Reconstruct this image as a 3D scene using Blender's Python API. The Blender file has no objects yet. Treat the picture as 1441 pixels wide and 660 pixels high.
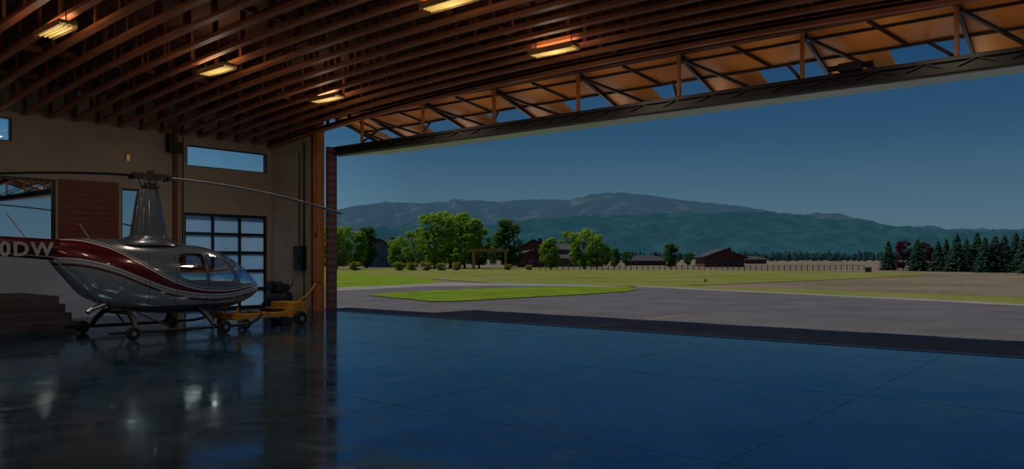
import bpy, math, random
import numpy as np
from mathutils import Vector, Matrix, noise
random.seed(7); np.random.seed(7)
S=bpy.context.scene
S.view_settings.view_transform='Standard'
S.view_settings.look='None'

YAW=math.radians(39.2); F=1080.0; EYE=1.6
fw=Vector((-math.sin(YAW),math.cos(YAW),0)); rt=Vector((math.cos(YAW),math.sin(YAW),0))
def P(px,d,z=0.0):
    p=fw*d+rt*((px-720.5)/F*d); p.z=z; return p
def G(px,py,z=0.0):
    return P(px,EYE*F/(py-364.0),z)

# ------------------------------------------------------------------ camera
cd=bpy.data.cameras.new('camera'); cam=bpy.data.objects.new('camera',cd); S.collection.objects.link(cam)
cam.location=(0,0,EYE); cam.rotation_euler=(math.pi/2,0,YAW)
cd.sensor_width=36; cd.lens=36*F/1441; cd.shift_y=34/1441; cd.clip_end=40000; cd.clip_start=0.05
S.camera=cam

# ------------------------------------------------------------------ materials
def newmat(name):
    m=bpy.data.materials.new(name); m.use_nodes=True
    nt=m.node_tree; b=nt.nodes['Principled BSDF']; return m,nt,b
def mat(name,c1,c2=None,scale=3.0,rough=0.6,metal=0.0,bump=0.0,stretch=(1,1,1),emit=None,es=0.0,detail=5,spec=0.5,coat=0.0,lo=0.35,hi=0.65):
    m,nt,b=newmat(name)
    if c2 is None: c2=tuple(x*0.75 for x in c1)
    tc=nt.nodes.new('ShaderNodeTexCoord'); mp=nt.nodes.new('ShaderNodeMapping'); mp.inputs['Scale'].default_value=stretch
    nz=nt.nodes.new('ShaderNodeTexNoise'); nz.inputs['Scale'].default_value=scale; nz.inputs['Detail'].default_value=detail
    cr=nt.nodes.new('ShaderNodeValToRGB'); cr.color_ramp.elements[0].color=(*c1,1); cr.color_ramp.elements[1].color=(*c2,1)
    cr.color_ramp.elements[0].position=lo; cr.color_ramp.elements[1].position=hi
    nt.links.new(tc.outputs['Object'],mp.inputs[0]); nt.links.new(mp.outputs[0],nz.inputs['Vector'])
    nt.links.new(nz.outputs['Fac'],cr.inputs[0]); nt.links.new(cr.outputs[0],b.inputs['Base Color'])
    b.inputs['Roughness'].default_value=rough; b.inputs['Metallic'].default_value=metal
    b.inputs['Specular IOR Level'].default_value=spec; b.inputs['Coat Weight'].default_value=coat
    if bump:
        bp=nt.nodes.new('ShaderNodeBump'); bp.inputs['Strength'].default_value=bump; bp.inputs['Distance'].default_value=0.02
        nt.links.new(nz.outputs['Fac'],bp.inputs['Height']); nt.links.new(bp.outputs[0],b.inputs['Normal'])
    if emit:
        b.inputs['Emission Color'].default_value=(*emit,1); b.inputs['Emission Strength'].default_value=es
    return m
M={}
M['plaster']=mat('plaster',(0.52,0.44,0.37),(0.44,0.37,0.31),1.2,0.8,bump=0.1)
M['white']=mat('white_paint',(0.52,0.62,0.80),(0.42,0.52,0.70),1.0,0.6)
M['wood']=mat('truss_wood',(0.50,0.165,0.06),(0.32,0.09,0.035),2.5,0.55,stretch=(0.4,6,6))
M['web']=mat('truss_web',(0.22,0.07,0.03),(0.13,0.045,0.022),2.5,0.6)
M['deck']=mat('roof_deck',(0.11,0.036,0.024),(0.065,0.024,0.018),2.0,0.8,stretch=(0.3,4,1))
M['post']=mat('post_wood',(0.62,0.24,0.06),(0.45,0.15,0.04),3,0.5,stretch=(6,6,0.4))
M['redwood']=mat('red_wood',(0.26,0.05,0.025),(0.16,0.03,0.02),3,0.45,stretch=(1,1,9))
M['ply']=mat('door_plywood',(0.80,0.36,0.09),(0.50,0.19,0.05),0.8,0.55)
M['black']=mat('black_steel',(0.018,0.018,0.022),(0.012,0.012,0.015),6,0.4)
M['darkframe']=mat('dark_frame',(0.02,0.022,0.03),None,4,0.35)
M['leafskin']=mat('door_skin_aluminium',(0.88,0.93,0.95),(0.80,0.86,0.88),1,0.32,metal=0.75)
M['stripe']=mat('stripe_gray',(0.16,0.15,0.15),(0.12,0.11,0.11),4,0.6)
M['concrete']=mat('concrete',(0.07,0.074,0.085),(0.045,0.047,0.055),2,0.7,bump=0.2)
M['joint']=mat('joint_dark',(0.012,0.03,0.05),None,3,0.5)
M['steel']=mat('steel',(0.3,0.32,0.35),(0.2,0.22,0.25),6,0.3,metal=0.9)
M['yellow']=mat('yellow_paint',(0.62,0.29,0.02),(0.45,0.2,0.015),4,0.45)
M['rubber']=mat('rubber',(0.012,0.012,0.012),None,8,0.8)
M['red']=mat('red_paint',(0.5,0.02,0.01),None,4,0.4)
M['brass']=mat('lamp_warm',(0.5,0.3,0.1),None,4,0.4,emit=(1,0.5,0.12),es=0.15)
M['tube']=mat('tube_glow',(0.8,0.6,0.25),None,4,0.4,emit=(1,0.66,0.14),es=0.4)
M['fixture']=mat('fixture_metal',(0.5,0.34,0.14),None,4,0.4)

def glassmat(name,tint,refl=0.25,rough=0.02):
    m=bpy.data.materials.new(name); m.use_nodes=True; nt=m.node_tree; nt.nodes.clear()
    o=nt.nodes.new('ShaderNodeOutputMaterial'); mx=nt.nodes.new('ShaderNodeMixShader')
    tr=nt.nodes.new('ShaderNodeBsdfTransparent'); tr.inputs[0].default_value=(*tint,1)
    gl=nt.nodes.new('ShaderNodeBsdfGlossy'); gl.inputs['Roughness'].default_value=rough; gl.inputs['Color'].default_value=(0.9,0.95,1,1)
    fr=nt.nodes.new('ShaderNodeFresnel'); fr.inputs[0].default_value=1.6
    ad=nt.nodes.new('ShaderNodeMath'); ad.operation='ADD'; ad.use_clamp=True; ad.inputs[1].default_value=refl-0.05
    nt.links.new(fr.outputs[0],ad.inputs[0]); nt.links.new(ad.outputs[0],mx.inputs[0])
    nt.links.new(tr.outputs[0],mx.inputs[1]); nt.links.new(gl.outputs[0],mx.inputs[2]); nt.links.new(mx.outputs[0],o.inputs[0])
    return m
M['glass']=glassmat('clear_glass',(0.95,1.0,1.0),0.05)
M['darkglass']=glassmat('office_glass',(0.12,0.15,0.18),0.75)
def frosted():
    m=bpy.data.materials.new('frosted_glass'); m.use_nodes=True; nt=m.node_tree; nt.nodes.clear()
    o=nt.nodes.new('ShaderNodeOutputMaterial'); mx=nt.nodes.new('ShaderNodeMixShader'); mx.inputs[0].default_value=0.12
    tr=nt.nodes.new('ShaderNodeBsdfTranslucent')
    tc=nt.nodes.new('ShaderNodeTexCoord'); nz=nt.nodes.new('ShaderNodeTexNoise'); nz.inputs['Scale'].default_value=0.8
    cr=nt.nodes.new('ShaderNodeValToRGB'); cr.color_ramp.elements[0].color=(0.30,0.46,0.60,1); cr.color_ramp.elements[1].color=(0.50,0.62,0.72,1)
    nt.links.new(tc.outputs['Object'],nz.inputs['Vector']); nt.links.new(nz.outputs['Fac'],cr.inputs[0]); nt.links.new(cr.outputs[0],tr.inputs[0])
    gl=nt.nodes.new('ShaderNodeBsdfGlossy'); gl.inputs['Roughness'].default_value=0.1
    nt.links.new(tr.outputs[0],mx.inputs[1]); nt.links.new(gl.outputs[0],mx.inputs[2]); nt.links.new(mx.outputs[0],o.inputs[0]); return m
M['frost']=frosted()

# floor
def floormat():
    m,nt,b=newmat('polished_concrete')
    tc=nt.nodes.new('ShaderNodeTexCoord')
    n1=nt.nodes.new('ShaderNodeTexNoise'); n1.inputs['Scale'].default_value=0.45; n1.inputs['Detail'].default_value=9; n1.inputs['Distortion'].default_value=0.9
    n2=nt.nodes.new('ShaderNodeTexNoise'); n2.inputs['Scale'].default_value=1.3; n2.inputs['Detail'].default_value=10; n2.inputs['Distortion'].default_value=1.8
    n3=nt.nodes.new('ShaderNodeTexNoise'); n3.inputs['Scale'].default_value=1.1; n3.inputs['Detail'].default_value=6
    for n in (n1,n2,n3): nt.links.new(tc.outputs['Object'],n.inputs['Vector'])
    cr=nt.nodes.new('ShaderNodeValToRGB'); cr.color_ramp.elements[0].color=(0.010,0.030,0.06,1); cr.color_ramp.elements[1].color=(0.04,0.08,0.13,1)
    cr.color_ramp.elements[0].position=0.38; cr.color_ramp.elements[1].position=0.66
    nt.links.new(n1.outputs['Fac'],cr.inputs[0])
    sc=nt.nodes.new('ShaderNodeValToRGB'); sc.color_ramp.elements[0].position=0.66; sc.color_ramp.elements[0].color=(1,1,1,1); sc.color_ramp.elements[1].position=0.70; sc.color_ramp.elements[1].color=(0.35,0.4,0.45,1)
    n4=nt.nodes.new('ShaderNodeTexNoise'); n4.inputs['Scale'].default_value=1.9; n4.inputs['Detail'].default_value=3; nt.links.new(tc.outputs['Object'],n4.inputs['Vector'])
    nt.links.new(n4.outputs['Fac'],sc.inputs[0])
    mu=nt.nodes.new('ShaderNodeMix'); mu.data_type='RGBA'; mu.blend_type='MULTIPLY'; mu.inputs[0].default_value=1
    nt.links.new(cr.outputs[0],mu.inputs[6]); nt.links.new(sc.outputs[0],mu.inputs[7]); nt.links.new(mu.outputs[2],b.inputs['Base Color'])
    mr=nt.nodes.new('ShaderNodeMapRange'); mr.inputs['From Min'].default_value=0.3; mr.inputs['From Max'].default_value=0.7; mr.inputs['To Min'].default_value=0.05; mr.inputs['To Max'].default_value=0.20
    nt.links.new(n2.outputs['Fac'],mr.inputs[0]); nt.links.new(mr.outputs[0],b.inputs['Roughness'])
    mi=nt.nodes.new('ShaderNodeMapRange'); mi.inputs['From Min'].default_value=0.35; mi.inputs['From Max'].default_value=0.65; mi.inputs['To Min'].default_value=5.6; mi.inputs['To Max'].default_value=3.4
    nt.links.new(n2.outputs['Fac'],mi.inputs[0]); nt.links.new(mi.outputs[0],b.inputs['IOR'])
    b.inputs['Specular Tint'].default_value=(0.50,0.78,1,1)
    bp=nt.nodes.new('ShaderNodeBump'); bp.inputs['Strength'].default_value=0.12; bp.inputs['Distance'].default_value=0.02
    nt.links.new(n3.outputs['Fac'],bp.inputs['Height']); nt.links.new(bp.outputs[0],b.inputs['Normal'])
    return m
M['floor']=floormat()

# ------------------------------------------------------------------ mesh builder
class MB:
    def __init__(s): s.v=[];s.f=[];s.m=[];s.mats=[]
    def mi(s,k):
        mm=M[k] if isinstance(k,str) else k
        if mm not in s.mats: s.mats.append(mm)
        return s.mats.index(mm)
    def add(s,vs,fs,k):
        b=len(s.v); s.v+= [tuple(v) for v in vs]; i=s.mi(k)
        for f in fs: s.f.append([b+j for j in f]); s.m.append(i)
    def box(s,a,b,k):
        x0,x1=sorted((a[0],b[0]));y0,y1=sorted((a[1],b[1]));z0,z1=sorted((a[2],b[2]))
        s.add([(x0,y0,z0),(x1,y0,z0),(x1,y1,z0),(x0,y1,z0),(x0,y0,z1),(x1,y0,z1),(x1,y1,z1),(x0,y1,z1)],
              [(0,3,2,1),(4,5,6,7),(0,1,5,4),(1,2,6,5),(2,3,7,6),(3,0,4,7)],k)
    def beam(s,p,q,w,h,k,up=(0,0,1)):
        p=Vector(p);q=Vector(q);d=(q-p).normalized();u=Vector(up)
        if abs(d.dot(u))>0.98: u=Vector((0,1,0))
        sd=d.cross(u).normalized(); u=sd.cross(d).normalized()
        a=sd*w/2;b=u*h/2
        s.add([p-a-b,p+a-b,p+a+b,p-a+b,q-a-b,q+a-b,q+a+b,q-a+b],[(0,1,2,3),(7,6,5,4),(0,4,5,1),(1,5,6,2),(2,6,7,3),(3,7,4,0)],k)
    def tube(s,pts,r,k,n=10,cap=True):
        pts=[Vector(p) for p in pts]; rr=r if isinstance(r,(list,tuple)) else [r]*len(pts)
        rings=[]
        for i,p in enumerate(pts):
            d=(pts[min(i+1,len(pts)-1)]-pts[max(i-1,0)]).normalized()
            u=Vector((0,0,1)) if abs(d.z)<0.9 else Vector((1,0,0))
            a=d.cross(u).normalized(); b=a.cross(d).normalized()
            rings.append([p+a*rr[i]*math.cos(t*2*math.pi/n)+b*rr[i]*math.sin(t*2*math.pi/n) for t in range(n)])
        s.loft(rings,k,cap)
    def loft(s,rings,k,cap=True):
        n=len(rings[0]); vs=[v for r in rings for v in r]; fs=[]
        for i in range(len(rings)-1):
            for j in range(n):
                fs.append((i*n+j,i*n+(j+1)%n,(i+1)*n+(j+1)%n,(i+1)*n+j))
        if cap: fs.append(tuple(range(n))[::-1]); fs.append(tuple((len(rings)-1)*n+j for j in range(n)))
        s.add(vs,fs,k)
    def obj(s,name,parent=None,smooth=False,loc=None,bevel=0):
        me=bpy.data.meshes.new(name); me.from_pydata(s.v,[],s.f)
        for m in s.mats: me.materials.append(m)
        me.polygons.foreach_set('material_index',s.m)
        if smooth: me.polygons.foreach_set('use_smooth',[True]*len(s.f))
        me.update(); o=bpy.data.objects.new(name,me); S.collection.objects.link(o)
        if smooth:
            try: me.set_sharp_from_angle(angle=math.radians(40))
            except Exception: pass
        if loc is not None: o.location=loc
        if parent: o.parent=parent
        if bevel:
            bv=o.modifiers.new('bevel','BEVEL'); bv.width=bevel; bv.segments=2; bv.limit_method='ANGLE'
        return o
def empty(name,loc=(0,0,0)):
    e=bpy.data.objects.new(name,None); e.location=loc; S.collection.objects.link(e); return e

# ------------------------------------------------------------------ hangar shell
XL,XR,YB,YF=-22.3,6.3,-5.0,14.8
def arch(x): return 6.05-0.74*abs((x+8)/14.3)**2.2
b=MB(); b.box((XL-0.2,YB-0.2,-0.3),(XR+0.2,YF+0.1,0),'floor'); b.obj('floor')
b=MB()
for k in range(-5,3): 
    x=-2.5+3.8*k
    if XL<x<XR: b.box((x-0.004,YB,0),(x+0.004,YF,0.0012),'joint')
for y in (-1.9,1.9,5.7,9.5,13.3): b.box((XL,y-0.004,0),(XR,y+0.004,0.0012),'joint')
b.obj('floor_joints')
b=MB(); b.box((-19.3,YF-0.12,0),(XR,YF-0.06,0.004),'joint'); b.box((-19.3,YF+0.02,0),(XR,YF+0.1,0.006),'steel'); b.obj('trim_threshold')

def wall_x(name,x0,x1,ya,yb,z0,z1,holes,k):
    ys=sorted({ya,yb,*[h[0] for h in holes],*[h[1] for h in holes]}); zs=sorted({z0,z1,*[h[2] for h in holes],*[h[3] for h in holes]})
    b=MB()
    for i in range(len(ys)-1):
        for j in range(len(zs)-1):
            yc=(ys[i]+ys[i+1])/2; zc=(zs[j]+zs[j+1])/2
            if any(h[0]<yc<h[1] and h[2]<zc<h[3] for h in holes): continue
            b.box((x0,ys[i],zs[j]),(x1,ys[i+1],zs[j+1]),k)
    return b.obj(name)
HO=[(11.7,14.55,0,3.0),(11.8,14.55,4.42,5.05),(4.0,7.12,4.6,5.2),(5.2,8.15,1.95,3.7),(9.85,10.5,1.95,3.6)]
wall_x('wall_left',XL-0.25,XL,YB,YF+0.2,0,7.0,HO,'plaster')
b=MB(); b.box((XR,YB,0),(XR+0.25,YF+0.2,7),'plaster'); b.obj('wall_right')
b=MB(); b.box((XL-0.25,YB-0.25,0),(XR+0.25,YB,7),'plaster'); b.obj('wall_back')
b=MB(); b.box((XL,YF-0.1,0),(-20.25,YF+0.2,6.5),'plaster'); b.box((-20.25,YF,0),(-19.9,YF+0.2,6.5),'deck')
b.box((XL,YF-0.05,5.95),(XR,YF+0.2,7.0),'deck'); b.box((4.2,YF-0.1,0),(XR,YF+0.2,6.5),'plaster'); b.obj('wall_front')
b=MB(); b.box((XL,4.0,0),(XL+0.03,9.8,1.9),'white'); b.box((XL,9.8,0),(XL+0.03,11.2,1.2),'white'); b.obj('trim_1')
b=MB()
for i in range(14):
    z=1.5+i*0.16; b.box((XL,8.22,z),(XL+0.06,9.75,z+0.152),'redwood')
b.obj('wood_wall_panel')
def window(name,y0,y1,z0,z1,g,cols,rows=1,fw_=0.06,x=XL-0.12,frame='darkframe'):
    e=empty(name,(x,(y0+y1)/2,(z0+z1)/2)); oy=(y0+y1)/2; oz=(z0+z1)/2
    b=MB(); b.box((-0.008,y0-oy,z0-oz),(0.008,y1-oy,z1-oz),g); b.obj('pane',e)
    b=MB(); w=fw_
    for i in range(cols+1):
        y=y0+(y1-y0-w)*i/cols-oy; b.box((-0.05,y,z0-oz),(0.06,y+w,z1-oz),frame)
    for j in range(rows+1):
        z=z0+(z1-z0-w)*j/rows-oz; b.box((-0.045,y0-oy,z),(0.055,y1-oy,z+w),frame)
    b.obj('frame',e); return e
window('door_1',11.7,14.55,0.0,3.0,'frost',3,5,0.08)
window('window_1',11.8,14.55,4.42,5.05,'glass',1,1,0.03)
window('window_2',4.0,7.12,4.6,5.2,'glass',1,1,0.03)
window('window_3',5.2,8.15,1.95,3.7,'darkglass',2,1,0.06)
window('window_4',9.85,10.5,1.95,3.6,'darkglass',1,1,0.05)
XO=XL-0.27
b=MB(); b.box((XL-4,3.5,1.0),(XL-3.9,11,4.2),'white'); b.box((XL-4,3.5,4.1),(XO,11,4.2),'plaster'); b.box((XL-4,3.5,0),(XO,11,0.9),'plaster')
b.box((XL-4,3.4,0),(XO,3.5,4.2),'plaster'); b.box((XL-4,11,0),(XO,11.1,4.2),'plaster'); b.obj('office_room_shell')
# posts
b=MB(); b.box((XL,11.33,0),(XL+0.08,11.45,5.4),'redwood'); b.obj('wall_post')
b=MB(); b.box((-19.82,YF-0.26,0),(-19.57,YF-0.02,5.75),'post'); b.box((-19.95,YF-0.2,0),(-19.83,YF-0.05,5.6),'black'); b.box((-19.75,YF-0.28,2.25),(-19.64,YF-0.261,2.4),'red'); b.obj('door_jamb_post')
b=MB()
i=0;z=0
while z<5.0:
    b.box((-19.5,YF-0.02,z),(-19.36,YF+0.3,z+0.11),'redwood' if i%2==0 else 'stripe'); z+=0.11; i+=1
b.obj('striped_jamb_column')
b=MB(); b.tube([(-20.45,YF-0.14,5.3),(-20.45,YF-0.14,2.0)],0.035,'black'); b.tube([(-20.7,YF-0.14,5.0),(-20.7,YF-0.14,2.0)],0.02,'black')
b.box((-20.8,YF-0.3,1.25),(-20.35,YF-0.11,2.0),'black'); b.box((-20.75,YF-0.32,1.45),(-20.5,YF-0.3,1.7),'darkframe'); b.tube([(-20.45,YF-0.14,1.25),(-20.45,YF-0.14,0.02)],0.02,'black')
b.obj('door_motor_control_box')
b=MB(); b.box((XL+0.01,11.12,4.75),(XL+0.3,11.5,5.05),'black'); b.box((XL+0.05,11.1,5.05),(XL+0.25,11.2,5.3),'black'); b.tube([(XL+0.3,11.31,4.9),(XL+0.33,11.31,4.9)],0.11,'darkframe',16); b.obj('wall_speaker')
b=MB(); b.box((XL,9.96,4.4),(XL+0.04,10.04,4.6),'black'); b.tube([(XL+0.08,10.0,4.38),(XL+0.08,10.0,4.56)],0.045,'brass',12); b.obj('wall_sconce')
b=MB(); b.tube([(XL+0.2,11.55,5.3),(XL+0.1,11.6,3.2),(XL+0.12,11.58,1.0)],0.02,'black'); b.obj('garage_door_cable')

# ------------------------------------------------------------------ roof
b=MB(); N=26
xs=[XL-1.6+(XR-XL+3.2)*i/N for i in range(N+1)]
for i in range(N):
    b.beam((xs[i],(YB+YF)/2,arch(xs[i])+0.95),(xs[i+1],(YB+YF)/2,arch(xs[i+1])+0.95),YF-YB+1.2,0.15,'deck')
b.obj('ceiling')
b=MB(); y=YB+0.4; sp=0.6; ts=[]
while y<YF-0.2: ts.append(y); y+=sp
NX=28
for y in ts:
    px=[XL+0.01+(XR-XL-0.02)*i/NX for i in range(NX+1)]
    for i in range(NX):
        x0,x1=px[i],px[i+1]
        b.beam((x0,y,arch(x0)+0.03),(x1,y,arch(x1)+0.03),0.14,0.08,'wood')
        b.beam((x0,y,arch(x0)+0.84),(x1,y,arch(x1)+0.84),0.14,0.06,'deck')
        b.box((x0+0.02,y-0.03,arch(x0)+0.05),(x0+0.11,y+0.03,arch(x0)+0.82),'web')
for x in (-19.5,-17.5,-12.5,-9.9,-4.5,0.5):
    for i in range(len(ts)-1):
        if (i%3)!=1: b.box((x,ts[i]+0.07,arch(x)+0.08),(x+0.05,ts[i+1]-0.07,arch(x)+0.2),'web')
b.obj('roof_trusses')
b=MB()
for i in range(NX):
    x0=XL+(XR-XL)*i/NX; x1=XL+(XR-XL)*(i+1)/NX
    b.beam((x0,YF-0.2,arch(x0)-0.02),(x1,YF-0.2,arch(x1)-0.02),0.14,0.14,'wood')
b.obj('door_header_beam')

# lights
WARM=(1.0,0.80,0.58)
def lamp(x,y,z):
    e=empty('ceiling_light',(x,y,z))
    b=MB(); b.box((-0.55,-0.15,0.03),(0.55,0.15,0.09),'fixture'); b.box((-0.55,-0.16,-0.02),(0.55,-0.145,0.05),'fixture'); b.box((-0.55,0.145,-0.02),(0.55,0.16,0.05),'fixture')
    for sx in (-0.45,0.45): b.tube([(sx,0,0.08),(sx,0,arch(x+sx)-z+0.05)],0.012,'black',6)
    b.obj('housing',e)
    b=MB(); 
    for yy in (-0.08,0.0,0.08): b.tube([(-0.5,yy,0.0),(0.5,yy,0.0)],0.02,'tube',8)
    b.obj('tubes',e)
    for nm,zz,rx,pw,kind in (('down_lamp',-0.04,0,18,'A'),('up_lamp',0.11,math.pi,4.5,'A'),('lamp_light',-0.3,0,9,'P')):
        if kind=='A':
            ld=bpy.data.lights.new(nm,'AREA'); ld.shape='RECTANGLE'; ld.size=1.0; ld.size_y=0.28
        else:
            ld=bpy.data.lights.new(nm,'POINT'); ld.shadow_soft_size=0.2
        ld.energy=pw; ld.color=WARM if kind=='P' or rx==0 else (1,0.7,0.35)
        lo=bpy.data.objects.new(nm,ld); lo.location=(0,0,zz); lo.rotation_euler=(rx,0,0); S.collection.objects.link(lo); lo.parent=e
for (x,y,z) in [(-9.27,12.7,5.83),(-8.98,9.32,5.88),(-16.2,12.3,5.70),(-15.46,8.83,5.66),(-15.05,5.5,5.68)]: lamp(x,y,z)
for (x,y) in [(-9.0,5.5),(-9.0,2.0),(-15.2,2.0),(-15.2,-1.5),(-2.8,12.5),(-2.8,7.0),(-2.8,1.0)]: lamp(x,y,arch(x)-0.14)

# ------------------------------------------------------------------ bifold door
X0,X1=-19.3,4.2
e=empty('bifold_hangar_door',(0,0,0))
b=MB()
b.box((X0,14.93,4.80),(X1,15.08,4.87),'black'); b.box((X0,14.93,4.99),(X1,15.08,5.06),'black'); b.box((X0,15.0,4.85),(X1,15.05,5.0),'black')
x=X0
while x<X1-0.3:
    b.beam((x,14.96,4.86),(x+0.4,14.96,5.0),0.02,0.02,'darkframe'); b.beam((x+0.4,14.96,5.0),(x+0.8,14.96,4.86),0.02,0.02,'darkframe'); x+=0.8
b.box((-4.3,14.8,5.06),(-3.9,14.95,5.2),'black'); b.tube([(-4.5,14.88,5.14),(-3.7,14.88,5.14)],0.05,'black')
b.obj('bottom_truss_beam',e)
b=MB(); b.beam((0.5*(X0+X1),15.10,4.80),(0.5*(X0+X1),17.15,5.10),X1-X0,0.05,'leafskin'); b.obj('lower_leaf',e)
HY,HZ,FY,FZ=15.0,6.02,17.25,5.33
def lz(y): return HZ+(FZ-HZ)*(y-HY)/(FY-HY)
b=MB(); fr=MB()
BAY=2.6; bx=-2.4+2.6*2; bays=[]
while bx>X0: bays.append(bx); bx-=BAY
def slab(xa,xb,ya,yb,k,t=0.05):
    b.beam(((xa+xb)/2,ya,lz(ya)),((xa+xb)/2,yb,lz(yb)),xb-xa,t,k)
slab(X0,X1,HY,16.05,'ply')
ed=sorted([X0,X1]+bays)
for i in range(len(ed)-1):
    xa,xb=ed[i],ed[i+1]; 
    mid=xa+(xb-xa)*0.48
    slab(xa,mid,16.05,FY,'ply')
    slab(xb-0.06,xb,16.05,FY,'ply')
b.obj('upper_leaf',e)
for yy in (15.3,16.05): fr.beam((X0,yy,lz(yy)-0.05),(X1,yy,lz(yy)-0.05),0.05,0.05,'black')
for i,x in enumerate(ed):
    fr.beam((x,HY,lz(HY)-0.08),(x,FY,lz(FY)-0.08),0.06,0.09,'black')
    if i and i<len(ed)-1: fr.box((x-0.035,14.93,5.05),(x+0.035,15.0,5.95),'post')
    if i<len(ed)-1:
        w=ed[i+1]-x
        fr.beam((x+w*0.02,15.0,5.85),(x+w*0.42,16.9,lz(16.9)-0.12),0.06,0.06,'black')
        fr.beam((x+w*0.45,15.02,5.95),(x+w*0.62,15.95,lz(15.95)-0.08),0.05,0.05,'black')
        fr.beam((x+w*0.97,15.02,5.1),(x+w*0.75,15.95,lz(15.95)-0.08),0.05,0.05,'black')
fr.box((X0,17.2,5.10),(X1,17.26,5.30),'black')
fr.obj('door_frame',e)
for i in range(len(ed)-1):
    xc=(ed[i]+ed[i+1])/2; w=ed[i+1]-ed[i]
    d=empty('added_door_light',(xc,15.16,5.09))  # made-up strip lamps, added to brighten the plywood of the upper leaf
    b=MB(); b.box((-w*0.4,-0.05,-0.03),(w*0.4,0.05,0.0),'black'); b.box((-w*0.38,-0.03,0.0),(w*0.38,0.03,0.01),'tube'); b.obj('housing',d)
    ld=bpy.data.lights.new('added_ply_lamp','AREA'); ld.shape='RECTANGLE'; ld.size=w*0.76; ld.size_y=0.06; ld.energy=1.5; ld.color=(1,0.70,0.34)
    lo=bpy.data.objects.new('added_ply_lamp',ld); lo.location=(0,0.0,0.03); lo.rotation_euler=(math.pi-0.35,0,0); S.collection.objects.link(lo); lo.parent=d

# ------------------------------------------------------------------ stairs
b=MB()
for i in range(4):
    b.box((XL+0.03,3.2,0.18*i),(-18.7-0.36*i,7.3,0.18*(i+1)),'concrete')
    b.box((-18.7-0.36*i-0.05,3.2,0.18*(i+1)),(-18.7-0.36*i,7.3,0.18*(i+1)+0.006),'stripe')
b.obj('concrete_steps')

# ------------------------------------------------------------------ helicopter
HX,HYY,LIFT=-16.4,7.9,0.10
H=empty('helicopter',(HX,HYY,LIFT))   # local: +Y forward, +X starboard
def crom(xs,ys,x):
    xs=np.array(xs,float);ys=np.array(ys,float)
    m=np.gradient(ys,xs); i=int(np.clip(np.searchsorted(xs,x)-1,0,len(xs)-2)); h=xs[i+1]-xs[i]; t=(x-xs[i])/h
    return (2*t**3-3*t**2+1)*ys[i]+(t**3-2*t**2+t)*h*m[i]+(-2*t**3+3*t**2)*ys[i+1]+(t**3-t**2)*h*m[i+1]
sec=[(-2.0,1.86,1.42,0.19),(-1.75,1.89,1.12,0.30),(-1.45,1.91,0.78,0.42),(-1.0,1.91,0.54,0.54),(-0.5,1.89,0.40,0.61),(0.0,1.86,0.33,0.65),(0.6,1.82,0.30,0.66),(1.1,1.76,0.31,0.655),(1.5,1.64,0.35,0.62),(1.85,1.45,0.43,0.54),(2.1,1.25,0.52,0.44),(2.3,1.06,0.62,0.31),(2.42,0.92,0.71,0.16),(2.46,0.85,0.77,0.05)]
ss=[q[0] for q in sec]
NS,NR=240,120
rings=[]
for i in range(NS+1):
    t=i/NS; s_=-2.0+4.46*(1-(1-t)**1.25)
    tp=crom(ss,[q[1] for q in sec],s_); bt=crom(ss,[q[2] for q in sec],s_); hw=max(0.03,crom(ss,[q[3] for q in sec],s_))
    zc=(tp+bt)/2; hh=max(0.02,(tp-bt)/2); ring=[]
    for j in range(NR):
        a=2*math.pi*j/NR; c,si=math.cos(a),math.sin(a); n=2.5
        xx=hw*math.copysign(abs(c)**(2/n),c); zz=zc+hh*math.copysign(abs(si)**(2/n),si)
        if zz>zc: xx*=1-0.16*((zz-zc)/hh)**1.5
        ring.append((xx,s_,zz))
    rings.append(ring)
def sdpoly(p,poly):
    x,y=p;c=False;n=len(poly);dm=9
    for i in range(n):
        x1,y1=poly[i];x2,y2=poly[(i+1)%n]
        if (y1>y)!=(y2>y) and x<(x2-x1)*(y-y1)/(y2-y1)+x1: c=not c
        dx,dy=x2-x1,y2-y1; t=max(0,min(1,((x-x1)*dx+(y-y1)*dy)/(dx*dx+dy*dy))); dm=min(dm,math.hypot(x-x1-t*dx,y-y1-t*dy))
    return dm if c else -dm
W_r=[(0.28,1.12),(0.29,1.45),(0.34,1.56),(0.44,1.60),(0.85,1.60),(0.86,1.04),(0.5,1.03)]
W_f=[(0.95,1.01),(0.95,1.60),(1.18,1.58),(1.34,1.49),(1.58,1.08),(1.5,0.99)]
def gsd(s_,z,x):
    r=-9
    if abs(x)>0.12 and s_<1.8: r=max(sdpoly((s_,z),W_r),sdpoly((s_,z),W_f))
    w=min(s_-(1.44+(1.52-z)*0.52), z-0.93, 1.72-z, abs(x)-0.02)
    return max(r,w)
STs=[-2.1,-1.5,-1.0,-0.5,0.0,0.5,1.2,2.5]
me=bpy.data.meshes.new('fuselage'); vs=[v for r in rings for v in r]; fs=[]
for i in range(NS):
    for j in range(NR): fs.append((i*NR+j,(i+1)*NR+j,(i+1)*NR+(j+1)%NR,i*NR+(j+1)%NR))
fs.append(tuple(range(NR))); fs.append(tuple(NS*NR+j for j in range(NR))[::-1])
me.from_pydata(vs,[],fs)
def fattr(nm,vals):
    a=me.attributes.new(nm,'FLOAT','POINT'); a.data.foreach_set('value',vals)
fattr('glass',[gsd(s_,z,x) for x,s_,z in vs])
fattr('dz',[z-crom(STs,[1.70,1.66,1.50,1.24,0.99,0.83,0.75,0.92],s_) for x,s_,z in vs])
fattr('hw',[crom(STs,[0.16,0.18,0.17,0.13,0.085,0.045,0.028,0.018],s_) for x,s_,z in vs])
me.polygons.foreach_set('use_smooth',[True]*len(fs))
hm,nt,pb=newmat('helicopter_paint'); L=nt.links
def A(nm):
    a=nt.nodes.new('ShaderNodeAttribute'); a.attribute_name=nm; return a.outputs['Fac']
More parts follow.
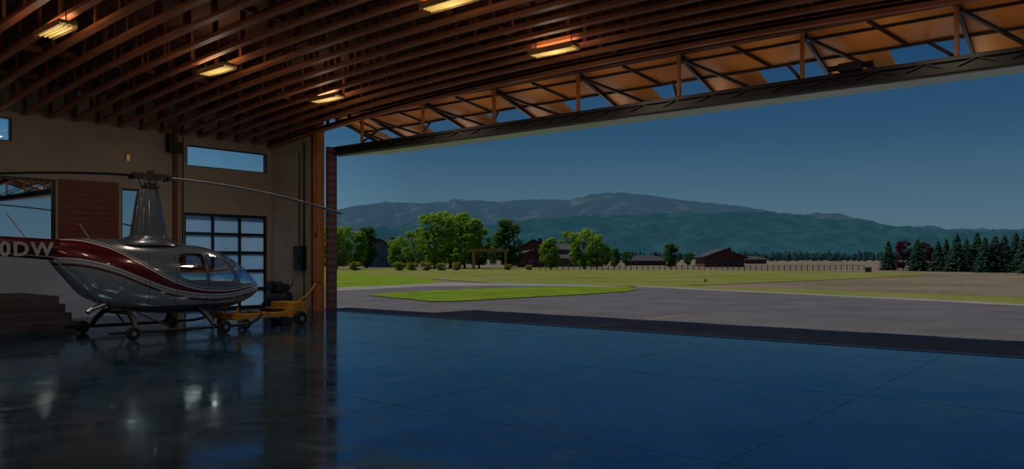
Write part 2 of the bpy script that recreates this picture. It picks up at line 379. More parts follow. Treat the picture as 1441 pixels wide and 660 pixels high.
def mth(op,a,b_=None):
    n=nt.nodes.new('ShaderNodeMath'); n.operation=op
    for i,v in enumerate((a,b_)):
        if v is None: continue
        if isinstance(v,(int,float)): n.inputs[i].default_value=v
        else: L.new(v,n.inputs[i])
    return n.outputs[0]
def mixc(f,a,b_):
    n=nt.nodes.new('ShaderNodeMix'); n.data_type='RGBA'; L.new(f,n.inputs[0])
    for i,v in ((6,a),(7,b_)):
        if isinstance(v,tuple): n.inputs[i].default_value=(*v,1)
        else: L.new(v,n.inputs[i])
    return n.outputs[2]
dz,hwA,gl_=A('dz'),A('hw'),A('glass')
tcn=nt.nodes.new('ShaderNodeTexCoord'); sp_=nt.nodes.new('ShaderNodeSeparateXYZ'); L.new(tcn.outputs['Object'],sp_.inputs[0]); oY=sp_.outputs['Y']; oZ=sp_.outputs['Z']
ad=mth('ABSOLUTE',dz); q=mth('SUBTRACT',ad,hwA)
col=mixc(mth('LESS_THAN',dz,0.0),(0.12,0.155,0.22),(0.26,0.33,0.43))
col=mixc(mth('LESS_THAN',oZ,0.50),col,(0.07,0.09,0.13))
band=lambda v,c,w: mth('LESS_THAN',mth('ABSOLUTE',mth('SUBTRACT',v,c)),w)
e1=mth('ADD',dz,hwA)
col=mixc(band(e1,-0.075,0.008),col,(0.7,0.7,0.75))
col=mixc(band(e1,-0.135,0.02),col,(0.11,0.006,0.012))
e2=mth('SUBTRACT',dz,hwA)
col=mixc(band(e2,0.07,0.007),col,(0.6,0.58,0.6))
col=mixc(mth('LESS_THAN',q,0.0),col,(0.11,0.006,0.014))
col=mixc(band(q,0.012,0.012),col,(0.75,0.76,0.8))
for yy in (0.20,0.905,-0.35,1.68): col=mixc(mth('MULTIPLY',band(oY,yy,0.006),mth('LESS_THAN',oZ,1.64)),col,(0.02,0.02,0.03))
col=mixc(band(oZ,0.50,0.006),col,(0.02,0.02,0.03))
col=mixc(band(gl_,0.0,0.02),col,(0.03,0.035,0.045))
L.new(col,pb.inputs['Base Color'])
pb.inputs['Roughness'].default_value=0.22; pb.inputs['Coat Weight'].default_value=0.8; pb.inputs['Metallic'].default_value=0.2
gm=nt.nodes.new('ShaderNodeMixShader'); tr=nt.nodes.new('ShaderNodeBsdfTransparent'); tr.inputs[0].default_value=(0.75,0.88,1,1)
gg=nt.nodes.new('ShaderNodeBsdfGlossy'); gg.inputs['Roughness'].default_value=0.03; gg.inputs['Color'].default_value=(0.9,0.97,1,1)
gm.inputs[0].default_value=0.5; L.new(tr.outputs[0],gm.inputs[1]); L.new(gg.outputs[0],gm.inputs[2])
m2=nt.nodes.new('ShaderNodeMixShader'); L.new(mth('GREATER_THAN',gl_,0.0),m2.inputs[0]); L.new(pb.outputs[0],m2.inputs[1]); L.new(gm.outputs[0],m2.inputs[2])
L.new(m2.outputs[0],nt.nodes['Material Output'].inputs[0])
me.materials.append(hm); fo=bpy.data.objects.new('fuselage',me); S.collection.objects.link(fo); fo.parent=H
M['h_gray']=mat('h_gray',(0.09,0.115,0.16),(0.08,0.10,0.14),2,0.28,metal=0.3,coat=0.5)
M['h_maroon']=mat('h_maroon',(0.05,0.006,0.011),None,2,0.25,coat=0.8)
M['h_white']=mat('h_white',(0.45,0.45,0.47),None,2,0.4)
M['h_leather']=mat('h_leather',(0.10,0.08,0.07),None,5,0.6)
b=MB()
for sx in (-0.3,0.3):
    for sy in (0.25,1.0):
        b.box((sx-0.22,sy,0.70),(sx+0.22,sy+0.45,0.83),'h_leather'); b.box((sx-0.21,sy-0.08,0.80),(sx+0.21,sy+0.05,1.35),'h_leather')
b.box((-0.15,1.75,0.55),(0.15,1.95,1.07),'black'); b.box((-0.03,1.2,0.55),(0.03,1.25,1.15),'black'); b.box((-0.3,1.18,1.10),(0.3,1.22,1.13),'black')
b.obj('seats_and_panel',H,bevel=0.03)
b=MB(); pts=[(0,-1.7-i*0.46,1.66+0.03*i) for i in range(11)]; b.tube(pts,[0.215-0.0115*i for i in range(11)],'h_maroon',24)
b.obj('tail_boom',H,smooth=True)
b=MB(); b.beam((0.205,-2.0,1.53),(0.13,-5.6,1.84),0.006,0.014,'h_white'); b.obj('boom_pinstripe',H)
b=MB()
def fin(p0,p1,ch0,ch1,th,k):
    rg=[]
    for p,ch in ((p0,ch0),(p1,ch1)):
        r=[]
        for j in range(16):
            a=2*math.pi*j/16; yy=math.cos(a)*ch/2; t=math.sin(a)*th/2
            d=(Vector(p1)-Vector(p0)).normalized(); nrm=d.cross(Vector((0,1,0))).normalized()
            r.append(Vector(p)+Vector((0,yy,0))+nrm*t)
        rg.append(r)
    b.loft(rg,k)
fin((0,-6.0,1.95),(0,-6.45,2.75),0.55,0.4,0.06,'h_gray'); fin((0,-6.0,1.95),(0,-6.25,1.05),0.5,0.35,0.05,'h_gray'); fin((0,-5.9,2.0),(0.75,-5.9,2.0),0.4,0.35,0.05,'h_gray')
b.tube([(-0.05,-5.95,1.99),(-0.35,-5.95,1.99)],0.06,'steel')
b.box((-0.36,-6.03,1.27),(-0.34,-5.87,2.72),'black')
b.tube([(0,-5.9,1.1),(0,-6.1,0.75),(0,-6.4,0.7)],0.02,'black')
b.obj('tail_assembly',H)
fc=bpy.data.curves.new('registration','FONT'); fc.body='N440DW'; fc.size=0.36; fc.extrude=0.004; fc.align_x='RIGHT'; fc.offset=0.012; fc.space_character=1.2
to=bpy.data.objects.new('registration_letters',fc); S.collection.objects.link(to); to.parent=H
fc.materials.append(M['h_white'])
mt=Matrix(((0,0,1),(1,0,0),(0,1,0))).to_4x4()
to.matrix_local=Matrix.Translation((0.222,-2.04,1.56))@mt
# mast fairing
b=MB()
def rr(z,s0,s1,hw,n=28):
    r=[]
    for j in range(n):
        a=2*math.pi*j/n; c,si=math.cos(a),math.sin(a)
        y=(s0+s1)/2+(s1-s0)/2*math.copysign(abs(c)**0.8,c); x=hw*math.copysign(abs(si)**0.8,si); r.append((x,y,z))
    return r
b.loft([rr(1.78,-1.05,0.60,0.42),rr(1.87,-0.9,0.45,0.38),rr(1.93,-0.62,0.34,0.26),rr(1.98,-0.48,0.29,0.20),rr(2.3,-0.43,0.24,0.17),rr(2.7,-0.37,0.17,0.145),rr(2.98,-0.31,0.11,0.12)],'h_gray')
b.obj('mast_fairing',H,smooth=True)
b=MB(); b.tube([(0,-0.05,2.95),(0,-0.05,3.3)],0.045,'steel',12); b.tube([(0,-0.05,3.0),(0,-0.05,3.05)],0.17,'black',20); b.tube([(0,-0.05,3.08),(0,-0.05,3.11)],0.13,'black',20)
b.box((-0.10,-0.42,3.2),(0.10,0.32,3.32),'black'); b.tube([(0,-0.05,3.3),(0,-0.05,3.38)],0.07,'black',14)
for sy in (-1,1):
    b.tube([(0.16,-0.05+0.12*sy,3.03),(0.13,-0.05+0.2*sy,3.22)],0.015,'steel',8); b.tube([(-0.16,-0.05+0.12*sy,3.03),(-0.13,-0.05+0.2*sy,3.22)],0.015,'steel',8)
    b.tube([(-0.16,-0.05+0.36*sy,3.23),(0.16,-0.05+0.36*sy,3.23)],0.05,'black',12)
b.obj('rotor_hub',H)
M['blade']=mat('blade_gray',(0.42,0.45,0.48),None,2,0.4)
def bz(r): return 3.26-0.56*(r/5.03)**2
b=MB()
for sy in (-1,1):
    rg=[]
    for i in range(21):
        r=0.28+4.75*i/20; ch=0.13 if r<0.5 else 0.26; th=0.06 if r<0.5 else 0.05
        ring=[]
        for j in range(14):
            a=2*math.pi*j/14; ring.append((ch/2*math.cos(a),-0.05+sy*r,bz(r)+th/2*math.sin(a)))
        rg.append(ring)
    b.loft(rg,'blade' if sy>0 else 'black')
b.obj('rotor_blades',H,smooth=True)
# skids
b=MB()
for sx in (-1,1):
    X=1.05*sx
    b.tube([(X,-1.35,0.06),(X,0,0.04),(X,1.45,0.04),(X,1.7,0.07),(X,1.88,0.15),(X,1.97,0.26)],0.036,'black',12)
    for sy,yo in ((-0.75,-0.15),(0.75,0.15)):
        b.tube([(X,sy+yo*0.5,0.07),(0.85*sx,sy+yo*0.3,0.25),(0.55*sx,sy,0.42),(0.3*sx,sy,0.44)],[0.045,0.055,0.06,0.05],'black',12)
    b.tube([(X,-0.15,0.1),(0.5*sx,-0.6,0.42)],0.02,'black',8)
for sy in (-0.75,0.75): b.tube([(-0.5,sy,0.40),(0.5,sy,0.40)],0.045,'black',10)
b.obj('landing_skids',H,smooth=True)
b=MB()
for sx in (-1,1):
    for sy in (-0.95,1.0):
        X=1.05*sx+0.12*sx
        b.tube([(X-0.045,sy,0.035),(X-0.02,sy,0.035),(X+0.02,sy,0.035),(X+0.045,sy,0.035)],[0.11,0.135,0.135,0.11],'rubber',22); b.tube([(X-0.05,sy,0.035),(X+0.05,sy,0.035)],0.05,'steel',14)
        b.box((X-0.16*sx,sy-0.03,0.0),(X,sy+0.03,0.08),'black')
b.obj('ground_handling_wheels',H)
b=MB()
for p,q in (((0,-2.4,1.85),(0,-2.75,2.35)),((0,-3.2,1.9),(0,-3.6,2.4)),((0.05,-1.3,1.9),(0.05,-1.5,2.2)),((0.2,1.2,0.35),(0.2,1.05,0.05))): b.tube([p,q],0.012,'h_white',6)
b.tube([(0.2,-1.0,0.60),(0.28,-1.35,0.50),(0.3,-1.45,0.43)],0.05,'steel',10)
b.obj('antennas_and_exhaust',H)

# ------------------------------------------------------------------ tow dolly
T=empty('helicopter_tow_dolly',(-16.15,10.5,0))
b=MB()
b.box((-0.42,-1.0,0.22),(-0.32,0.7,0.34),'yellow'); b.box((0.32,-1.0,0.22),(0.42,0.7,0.34),'yellow')
b.box((-0.5,-1.05,0.20),(0.5,-0.93,0.36),'yellow'); b.box((-0.5,0.3,0.2),(0.5,0.42,0.42),'yellow'); b.box((-0.45,0.42,0.24),(0.45,0.85,0.55),'yellow'); b.box((-0.3,0.0,0.24),(0.3,0.3,0.4),'black')
b.box((-0.42,-0.3,0.30),(0.42,-0.2,0.36),'yellow')
b.obj('frame',T,bevel=0.015)
b=MB()
for sx in (-0.5,0.5):
    for sy,r in ((0.62,0.17),(-0.85,0.12)):
        b.tube([(sx-0.06,sy,r),(sx-0.03,sy,r),(sx+0.03,sy,r),(sx+0.06,sy,r)],[r*0.85,r,r,r*0.85],'rubber',22); b.tube([(sx-0.065,sy,r),(sx+0.065,sy,r)],r*0.35,'steel',14)
b.obj('wheels',T)
b=MB(); b.tube([(0,0.8,0.45),(0,1.25,0.75),(0,1.45,1.0)],0.025,'yellow',8); b.tube([(-0.2,1.45,1.0),(0.2,1.45,1.0)],0.02,'black',8); b.tube([(-0.25,-0.9,0.36),(-0.25,-0.9,0.48)],0.03,'yellow'); b.tube([(0.25,-0.9,0.36),(0.25,-0.9,0.48)],0.03,'yellow'); b.obj('handle',T)
C=empty('air_compressor',(-20.7,13.9,0))
b=MB(); b.tube([(-0.5,0,0.38),(-0.44,0,0.38),(0.44,0,0.38),(0.5,0,0.38)],[0.12,0.22,0.22,0.12],'black',20); b.box((-0.35,-0.15,0.6),(0.0,0.15,0.9),'steel'); b.box((0.05,-0.15,0.6),(0.35,0.15,0.82),'black')
b.tube([(-0.17,-0.17,0.75),(-0.17,-0.23,0.75)],0.17,'darkframe',18); b.tube([(0.4,0,0.55),(0.75,0,0.85),(0.75,0,0.95)],0.02,'black'); b.obj('tank_and_motor',C)
b=MB()
for sx in (-0.4,0.4):
    for sy in (-0.22,0.22): b.tube([(sx,sy-0.04,0.13),(sx,sy+0.04,0.13)],0.13,'rubber',18)
    b.box((sx-0.03,-0.2,0.1),(sx+0.03,0.2,0.22),'black')
b.obj('wheels',C)

# ------------------------------------------------------------------ outside ground
def grassmat(name,cols,s1,s2):
    m,nt,b=newmat(name); tc=nt.nodes.new('ShaderNodeTexCoord')
    a=nt.nodes.new('ShaderNodeTexNoise'); a.inputs['Scale'].default_value=s1; a.inputs['Detail'].default_value=8; a.inputs['Roughness'].default_value=0.65
    c=nt.nodes.new('ShaderNodeTexNoise'); c.inputs['Scale'].default_value=s2; c.inputs['Detail'].default_value=6; c.inputs['Roughness'].default_value=0.8
    for n in (a,c): nt.links.new(tc.outputs['Object'],n.inputs['Vector'])
    ad=nt.nodes.new('ShaderNodeMath'); ad.operation='MULTIPLY_ADD'; ad.inputs[1].default_value=0.5; nt.links.new(a.outputs['Fac'],ad.inputs[0])
    mu=nt.nodes.new('ShaderNodeMath'); mu.operation='MULTIPLY'; mu.inputs[1].default_value=0.5; nt.links.new(c.outputs['Fac'],mu.inputs[0]); nt.links.new(mu.outputs[0],ad.inputs[2])
    cr=nt.nodes.new('ShaderNodeValToRGB'); cr.color_ramp.elements[0].position=0.40; cr.color_ramp.elements[0].color=(*cols[0],1); cr.color_ramp.elements[1].position=0.60; cr.color_ramp.elements[1].color=(*cols[-1],1)
    for i,cc in enumerate(cols[1:-1]):
        q=cr.color_ramp.elements.new(0.40+0.20*(i+1)/(len(cols)-1)); q.color=(*cc,1)
    nt.links.new(ad.outputs[0],cr.inputs[0]); nt.links.new(cr.outputs[0],b.inputs['Base Color']); b.inputs['Roughness'].default_value=0.95; b.inputs['Specular IOR Level'].default_value=0.1
    bp=nt.nodes.new('ShaderNodeBump'); bp.inputs['Strength'].default_value=0.9; bp.inputs['Distance'].default_value=0.15; nt.links.new(c.outputs['Fac'],bp.inputs['Height']); nt.links.new(bp.outputs[0],b.inputs['Normal'])
    return m
M['field']=grassmat('dry_field',[(0.09,0.09,0.035),(0.17,0.13,0.085),(0.23,0.165,0.13)],0.08,1.2)
M['fieldgreen']=grassmat('field_green',[(0.10,0.135,0.014),(0.18,0.195,0.03),(0.23,0.19,0.08)],0.15,1.8)
M['lawn']=grassmat('lawn',[(0.085,0.15,0.006),(0.17,0.255,0.008),(0.22,0.31,0.012)],0.5,5.0)
M['asphalt']=mat('asphalt',(0.105,0.095,0.095),(0.078,0.072,0.075),0.5,0.9,detail=10,spec=0.2)
M['curb']=mat('pale_concrete',(0.24,0.22,0.19),(0.19,0.175,0.155),0.6,0.9,spec=0.2)
M['line']=mat('line_paint',(0.26,0.16,0.06),None,3,0.8)
b=MB(); b.add([(-9000,-3000,-0.10),(9000,-3000,-0.10),(9000,9000,-0.10),(-9000,9000,-0.10)],[(0,1,2,3)],'field'); b.obj('ground')
def patch(name,pts,z,k):
    b=MB(); b.add([(p[0],p[1],z) for p in pts],[tuple(range(len(pts)))],k)
    o=b.obj(name)
    if o.data.polygons[0].normal.z<0: o.data.flip_normals()
    return o
far=[G(470,404.5),G(560,400.5),G(625,397),G(700,398),G(820,400),G(895,403.5)]
cur=[G(895,403.5),G(1100,413),G(1270,421),G(1440,430),G(1650,441)]
patch('asphalt_apron',[(-70,14.9),(-70,30)]+far+cur[1:]+[(60,14.9)],-0.03,'asphalt')
patch('apron_curb',cur+[G(1650,436.5),G(1440,427),G(1270,418.6),G(1100,411.2),G(930,403),G(895,402)],-0.01,'curb')
patch('taxiway_strip',[G(470,404.5),G(560,400.5),G(625,397),G(700,398),G(820,400),G(895,403.5),G(820,402.5),G(700,401.5),G(600,402.5),G(470,409)],-0.02,'curb')
patch('grass_verge',[G(895,401.8),G(930,402.8),G(1100,410.8),G(1270,418),G(1440,426),G(1650,435.5),G(1650,424),G(1440,417),G(1270,411),G(1100,405),G(950,400)],-0.045,'fieldgreen')
patch('lawn_left_side',[G(380,405),G(470,404),G(560,400),G(625,396.5),G(600,391),G(540,387),G(470,383),G(380,382)],-0.05,'lawn')
patch('green_meadow',[G(380,383),G(470,384),G(540,387.5),G(610,391.5),G(700,397),G(820,399),G(890,401.5),G(1000,399),G(1200,391),G(1300,386),G(1300,383),G(1000,380),G(700,377),G(380,377)],-0.07,'fieldgreen')
isl=[(515,415),(560,411),(640,407),(700,405),(780,403.4),(840,403),(885,404),(898,407),(880,410),(830,413.5),(760,417),(690,421),(640,424),(605,424),(575,420.5),(540,417.5)]
patch('grass_island',[G(*p) for p in isl],0.0,'lawn')
b=MB(); p,q=G(833,459),G(967,441); b.beam((p.x,p.y,-0.027),(q.x,q.y,-0.027),0.12,0.004,'line'); p,q=G(640,433),G(735,429); b.beam((p.x,p.y,-0.027),(q.x,q.y,-0.027),0.12,0.004,'curb'); b.obj('apron_markings')

# ------------------------------------------------------------------ mountains
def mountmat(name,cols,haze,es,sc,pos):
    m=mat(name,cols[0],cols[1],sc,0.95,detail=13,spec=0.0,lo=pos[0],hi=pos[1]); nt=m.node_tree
    b=nt.nodes['Principled BSDF']; b.inputs['Emission Color'].default_value=(*haze,1); b.inputs['Emission Strength'].default_value=es  # aerial haze painted into the slopes as a faint blue emission
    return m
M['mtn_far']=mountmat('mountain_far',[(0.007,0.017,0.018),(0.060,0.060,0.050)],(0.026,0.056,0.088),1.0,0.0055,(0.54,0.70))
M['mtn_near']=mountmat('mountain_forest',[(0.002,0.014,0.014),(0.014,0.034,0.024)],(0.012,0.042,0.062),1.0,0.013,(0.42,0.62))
def mountain(name,prof,d0,d1,k,amp,seed,gul):
    pxs=[p[0] for p in prof]; pys=[p[1] for p in prof]
    NC,NRW=760,70; b=MB(); vs=[];fs=[]
    for i in range(NC+1):
        px=-300+(2600)*i/NC
        y=np.interp(px,pxs,pys); Hh=max(3,(364-y)*d1/F)
        for j in range(NRW+1):
            r=j/NRW
            if r<=0.8:
                q=r/0.8; dd=d0+(d1-d0)*q; sh=q**1.15
            else:
                q=1-(r-0.8)/0.2; dd=d1+(d1-d0)*(1-q)*0.5; sh=q
            p=P(px,dd)
            n=noise.fractal(Vector((p.x/900+seed,p.y/900,seed)),1.0,2.1,6)
            n2=1-abs(noise.noise(Vector((p.x/gul,p.y/gul+seed,3))))*2
            n3=1-abs(noise.noise(Vector((p.x/(gul*0.4),p.y/(gul*0.4)+seed,7))))*2
            env=math.sin(min(1,q)*math.pi)**0.8 if q<1 else 0
            z=EYE+Hh*sh+amp*(n*0.8+n2*0.5+n3*0.22-0.2)*env + amp*0.06*noise.fractal(Vector((p.x/50,p.y/50,seed)),1.0,2.0,4)*sh
            if j==0: z=-5
            vs.append((p.x,p.y,z))
    for i in range(NC):
        for j in range(NRW): a=i*(NRW+1)+j; fs.append((a,a+NRW+1,a+NRW+2,a+1))
    b.add(vs,fs,k); return b.obj(name,smooth=False)
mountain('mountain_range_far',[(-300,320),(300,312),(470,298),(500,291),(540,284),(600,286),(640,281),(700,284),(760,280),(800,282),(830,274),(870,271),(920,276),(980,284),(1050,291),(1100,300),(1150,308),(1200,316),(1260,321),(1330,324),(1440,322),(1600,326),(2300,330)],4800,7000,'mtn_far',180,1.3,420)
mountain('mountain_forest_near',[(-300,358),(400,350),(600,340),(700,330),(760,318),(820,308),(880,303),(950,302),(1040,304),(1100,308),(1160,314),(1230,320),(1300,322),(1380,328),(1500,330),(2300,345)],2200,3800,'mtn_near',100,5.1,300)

# ------------------------------------------------------------------ vegetation
def leafmat(name,c1,c2):
    m=mat(name,c1,c2,1.6,0.8,spec=0.1,detail=8); nt=m.node_tree; b=nt.nodes['Principled BSDF']
    t=nt.nodes.new('ShaderNodeBsdfTranslucent'); mx=nt.nodes.new('ShaderNodeMixShader'); mx.inputs[0].default_value=0.45
    cr=[n for n in nt.nodes if n.type=='VALTORGB'][0]; nt.links.new(cr.outputs[0],t.inputs[0])
    nt.links.new(b.outputs[0],mx.inputs[1]); nt.links.new(t.outputs[0],mx.inputs[2]); nt.links.new(mx.outputs[0],nt.nodes['Material Output'].inputs[0])
    return m
M['leaf']=leafmat('leaf_bright',(0.25,0.38,0.03),(0.12,0.24,0.02))
M['leafd']=leafmat('leaf_dark',(0.09,0.19,0.03),(0.04,0.11,0.02))
M['spruce']=leafmat('spruce_green',(0.075,0.17,0.10),(0.04,0.115,0.08))
M['plum']=leafmat('plum_leaf',(0.09,0.02,0.026),(0.045,0.014,0.02))
M['hedge']=leafmat('hedge_leaf',(0.34,0.33,0.03),(0.15,0.21,0.02))
M['bark']=mat('bark',(0.10,0.07,0.05),None,6,0.9)
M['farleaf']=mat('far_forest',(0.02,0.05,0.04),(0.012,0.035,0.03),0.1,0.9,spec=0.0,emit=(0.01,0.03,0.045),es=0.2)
def decid(seed,k,shape='oval',n=5000,card=0.035):
    rnd=random.Random(seed); b=MB()
    b.tube([(0,0,0),(0.005,0,0.15),(0.0,0.005,0.55)],[0.022,0.016,0.006],'bark',7)
    clumps=[]
    for i in range(48):
        h=rnd.uniform(0.12,0.93)
        if shape=='oval': R=0.27*math.sin(math.pi*min(1,(h-0.04)/0.98))**0.6
        else: R=0.17*math.sin(math.pi*min(1,(h-0.03)/0.99))**0.5
        a=rnd.uniform(0,6.283); r=R*math.sqrt(rnd.uniform(0.1,1))
        clumps.append((r*math.cos(a),r*math.sin(a),h,rnd.uniform(0.06,0.11)))
        if i%3==0: b.tube([(0,0,h*0.6),(r*math.cos(a)*0.8,r*math.sin(a)*0.8,h)],[0.006,0.002],'bark',4)
    for i in range(n):
        c=clumps[rnd.randrange(len(clumps))]
        v=Vector((rnd.gauss(0,1),rnd.gauss(0,1),rnd.gauss(0,1))).normalized()
        p=Vector(c[:3])+v*c[3]*rnd.uniform(0.6,1.05); p.z=max(0.07,p.z)
        nn=(v+Vector((rnd.uniform(-.6,.6),rnd.uniform(-.6,.6),rnd.uniform(-.3,.9)))).normalized()
        t=nn.cross(Vector((rnd.random(),rnd.random(),rnd.random()))).normalized()*card*rnd.uniform(0.4,0.7); u=nn.cross(t).normalized()*t.length*0.7
        b.add([p-t,p+u,p+t,p-u],[(0,1,2,3)],k)
    o=b.obj('tmp'); me=o.data; bpy.data.objects.remove(o); return me
def conif(seed,k,w=0.2):
    rnd=random.Random(seed); b=MB(); b.tube([(0,0,0),(0,0,0.97)],[0.016,0.003],'bark',6)
    for L_ in range(30):
        h=0.04+0.94*L_/30; R=w*(1-h)**0.85+0.012; nb=max(7,int(24*(1-h))+7)
        for i in range(nb):
            a=rnd.uniform(0,6.283); rr_=R*rnd.uniform(0.75,1.1); d=Vector((math.cos(a),math.sin(a),0)); s=Vector((-d.y,d.x,0))
            tip=d*rr_+Vector((0,0,h-0.05*rr_/w)); base=Vector((0,0,h+0.025)); 
            for tt in range(3):
                f0=tt/3; p0=base.lerp(tip,f0); p1=base.lerp(tip,f0+0.4); wd=0.035*(1-0.5*f0)
                b.add([p0-s*wd*0.3,p1-s*wd+Vector((0,0,-0.02)),p1+d*0.012,p1+s*wd+Vector((0,0,-0.02)),p0+s*wd*0.3],[(0,1,2,3,4)],k)
    o=b.obj('tmp'); me=o.data; bpy.data.objects.remove(o); return me
DM=[decid(1,'leaf'),decid(2,'leaf'),decid(3,'leaf','tall')]; DD=[decid(4,'leafd'),decid(5,'leafd','tall')]; PL=decid(6,'plum'); CM=[conif(1,'spruce',0.24),conif(2,'spruce',0.28)]; HG=decid(9,'hedge')
def put(name,me,px,d,ytop,wf=1.0,rot=None):
    o=bpy.data.objects.new(name,me); h=(364-ytop)*d/F+EYE
    o.location=P(px,d,-0.1); o.scale=(h*wf,h*wf,h); o.rotation_euler=(0,0,random.uniform(0,6.28) if rot is None else rot); S.collection.objects.link(o); return o
for px,d,yt,me,wf in [(452,120,316,0,1.1),(474,118,317,1,1.2),(494,125,316,0,1.3),(562,118,330,0,1.2),(582,140,324,1,1.1),(612,128,298,1,1.3),(634,137,294,2,1.7),(654,130,296,0,1.2),(674,138,318,1,1.2),(775,120,332,2,1.6),(822,125,319,0,1.3),(840,122,328,1,1.2),(802,200,324,1,1.1)]:
    put('poplar_tree',DM[me],px,d,yt,wf)
for px,d,yt,me,wf in [(716,135,307,1,1.5),(516,140,318,1,1.3),(865,150,348,1,1.3),(882,160,352,0,1.2),(944,135,341,1,1.5),(968,185,355,0,1.2),(695,190,344,0,1.0),(596,170,335,0,1),(852,170,345,0,1)]:
    put('maple_tree',DD[me],px,d,yt,wf)
xx=1250
rl=random.Random(3)
while xx<1660:
    t=(xx-1250)/190
    if not (1263<xx<1279 or 1296<xx<1310):
        d=112-22*t; put('spruce_tree',CM[rl.randrange(2)],xx,d+rl.uniform(-4,4),rl.uniform(335,344)-18*min(t,1.3),rl.uniform(1.05,1.35))
    xx+=rl.uniform(11,16)
for px,d,yt in [(1271,116,337),(1303,112,339)]: put('plum_tree',PL,px,d,yt,1.1)
for px,d,yt,wf in [(562,106,366,2.2),(580,108,367,2.5),(600,106,366,2.4),(622,107,368,2.6),(642,110,367,2.2),(715,112,370,2.4),(500,108,366,2.4),(745,112,371,2.5)]:
    put('hedge_bush',HG,px,d,yt,wf)
put('field_shrub',DM[0],993,56,390,2.0)
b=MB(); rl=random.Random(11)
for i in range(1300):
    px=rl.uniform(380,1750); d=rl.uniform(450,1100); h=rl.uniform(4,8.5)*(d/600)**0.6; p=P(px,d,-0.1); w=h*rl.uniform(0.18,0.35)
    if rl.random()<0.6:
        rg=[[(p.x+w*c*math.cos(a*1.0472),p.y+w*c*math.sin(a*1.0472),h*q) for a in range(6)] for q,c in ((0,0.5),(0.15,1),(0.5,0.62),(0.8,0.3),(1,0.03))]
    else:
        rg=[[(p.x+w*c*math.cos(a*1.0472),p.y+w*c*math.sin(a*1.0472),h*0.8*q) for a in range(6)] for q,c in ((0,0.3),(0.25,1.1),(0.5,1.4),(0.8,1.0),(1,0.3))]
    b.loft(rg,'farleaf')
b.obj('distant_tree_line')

# ------------------------------------------------------------------ houses, pergola, fence
M['h_roof']=mat('roof_shingle',(0.035,0.03,0.032),None,1,0.8); M['h_red']=mat('house_red',(0.14,0.04,0.022),(0.10,0.03,0.02),0.5,0.8); M['h_blue']=mat('house_gray',(0.10,0.13,0.17),(0.08,0.10,0.14),0.5,0.8); M['h_win']=mat('house_window',(0.05,0.08,0.12),None,1,0.1); M['h_tan']=mat('house_tan',(0.16,0.11,0.07),None,0.5,0.8)
M['timber']=mat('pergola_timber',(0.42,0.17,0.05),(0.3,0.12,0.04),1,0.7)
def house(px,d,w,dep,wh,rh,wk,rk='h_roof',gable_front=False,rot=0):
    e=empty('house',P(px,d,-0.1)); e.rotation_euler=(0,0,YAW+rot)
    b=MB(); b.box((-w/2,-dep/2,0),(w/2,dep/2,wh),wk)
    o=0.6
    if gable_front:
        b.add([(-w/2,-dep/2,wh),(w/2,-dep/2,wh),(0,-dep/2,wh+rh),(-w/2,dep/2,wh),(w/2,dep/2,wh),(0,dep/2,wh+rh)],[(0,1,2),(5,4,3)],wk)
        b.add([(-w/2-o,-dep/2-o,wh-0.3),(0,-dep/2-o,wh+rh),(0,dep/2+o,wh+rh),(-w/2-o,dep/2+o,wh-0.3),(w/2+o,-dep/2-o,wh-0.3),(w/2+o,dep/2+o,wh-0.3),
               (-w/2-o,-dep/2-o,wh),(0,-dep/2-o,wh+rh+.3),(0,dep/2+o,wh+rh+.3),(-w/2-o,dep/2+o,wh),(w/2+o,-dep/2-o,wh),(w/2+o,dep/2+o,wh)],
              [(0,1,2,3),(1,4,5,2),(6,9,8,7),(7,8,11,10),(0,6,7,1),(1,7,10,4),(3,2,8,9),(2,5,11,8)],rk)
    else:
        q=w*0.22
        b.add([(-w/2-o,-dep/2-o,wh),(w/2+o,-dep/2-o,wh),(w/2+o,dep/2+o,wh),(-w/2-o,dep/2+o,wh),(-w/2+q,0,wh+rh),(w/2-q,0,wh+rh)],[(0,1,5,4),(1,2,5),(2,3,4,5),(3,0,4),(3,2,1,0)],rk)
    for i in range(3):
        x=-w/2+w*(i+0.5)/3; b.box((x-w*0.08,-dep/2-0.05,wh*0.35),(x+w*0.08,-dep/2,wh*0.75),'h_win')
    b.box((w*0.2,-0.4,wh),(w*0.2+0.8,0.4,wh+rh+0.6),wk)
    b.obj('building',e); return e
house(540,155,7,8,3.2,2.2,'h_blue',gable_front=True); house(556,178,9,8,2.6,2.2,'h_red')
house(750,172,6.0,9,4.0,1.7,'h_red',gable_front=True); house(742,156,5.5,6,2.0,1.1,'h_red',gable_front=True,rot=0.2)
house(797,180,6.5,8,3.8,1.3,'h_blue'); house(795,165,7.5,4,1.8,0.8,'h_tan')
house(1012,160,8.0,8,2.0,1.4,'h_red',gable_front=True); house(910,200,9,6,1.2,1.4,'h_red'); house(1060,260,7,6,1.4,1.2,'h_red')
e=empty('garden_pergola',P(689,120,-0.1)); e.rotation_euler=(0,0,YAW)
b=MB()
for x in (-2.5,2.5):
    for y in (-1.0,1.0): b.box((x-0.18,y-0.18,0),(x+0.18,y+0.18,2.9),'timber')
for y in (-1.0,1.0): b.box((-3.1,y-0.12,2.8),(3.1,y+0.12,3.15),'timber')
for i in range(9): x=-2.8+i*0.7; b.box((x-0.06,-1.5,3.15),(x+0.06,1.5,3.3),'timber')
b.obj('frame',e)
M['fence']=mat('fence_wood',(0.06,0.055,0.04),None,2,0.9)
b=MB(); prev=None
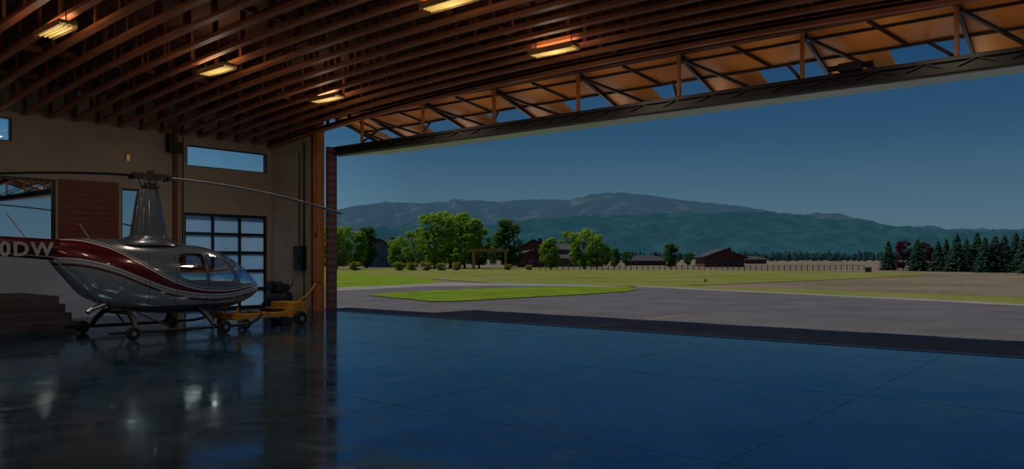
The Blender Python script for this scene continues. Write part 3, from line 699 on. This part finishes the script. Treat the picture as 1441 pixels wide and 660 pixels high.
for i in range(58):
    px=760+i*8; d=108; p=P(px,d,-0.1); b.box((p.x-0.04,p.y-0.04,-0.1),(p.x+0.04,p.y+0.04,0.75),'fence')
    if prev:
        for z in (0.3,0.64): b.beam((prev.x,prev.y,z),(p.x,p.y,z),0.03,0.035,'fence')
    prev=p
b.obj('field_fence')
b=MB(); p=G(1222,382); b.box((p.x-0.3,p.y-0.3,-0.1),(p.x+0.3,p.y+0.3,0.45),'black'); b.box((p.x-0.35,p.y-0.35,0.45),(p.x+0.35,p.y+0.35,0.52),'black'); b.obj('utility_box')

# ------------------------------------------------------------------ sun and sky
sd=bpy.data.lights.new('sun','SUN'); sd.energy=2.8; sd.angle=0.009; sd.color=(1,0.94,0.84)
so=bpy.data.objects.new('sun',sd); S.collection.objects.link(so)
dirv=Vector((-0.50,-0.14,0.86)); so.rotation_euler=dirv.to_track_quat('Z','Y').to_euler(); so.location=(0,0,40)
w=bpy.data.worlds.new('sky'); S.world=w; w.use_nodes=True; nt=w.node_tree; bg=nt.nodes['Background']
tc=nt.nodes.new('ShaderNodeTexCoord'); sx=nt.nodes.new('ShaderNodeSeparateXYZ'); cr=nt.nodes.new('ShaderNodeValToRGB')
nt.links.new(tc.outputs['Generated'],sx.inputs[0]); nt.links.new(sx.outputs['Z'],cr.inputs[0]); nt.links.new(cr.outputs[0],bg.inputs[0])
els=[(0.0,(0.095,0.170,0.215)),(0.07,(0.066,0.138,0.195)),(0.15,(0.028,0.088,0.165)),(0.25,(0.0115,0.053,0.132)),(0.5,(0.013,0.06,0.16)),(1.0,(0.03,0.10,0.24))]
r=cr.color_ramp; r.elements[0].position=0; r.elements[0].color=(*els[0][1],1); r.elements[1].position=1; r.elements[1].color=(*els[-1][1],1)
for p_,c_ in els[1:-1]:
    q=r.elements.new(p_); q.color=(*c_,1)
mr=nt.nodes.new('ShaderNodeMapRange'); mr.inputs['From Min'].default_value=-0.72; mr.inputs['From Max'].default_value=-0.92; mr.inputs['To Min'].default_value=1.0; mr.inputs['To Max'].default_value=1.9
nt.links.new(sx.outputs['X'],mr.inputs[0]); nt.links.new(mr.outputs[0],bg.inputs[1])
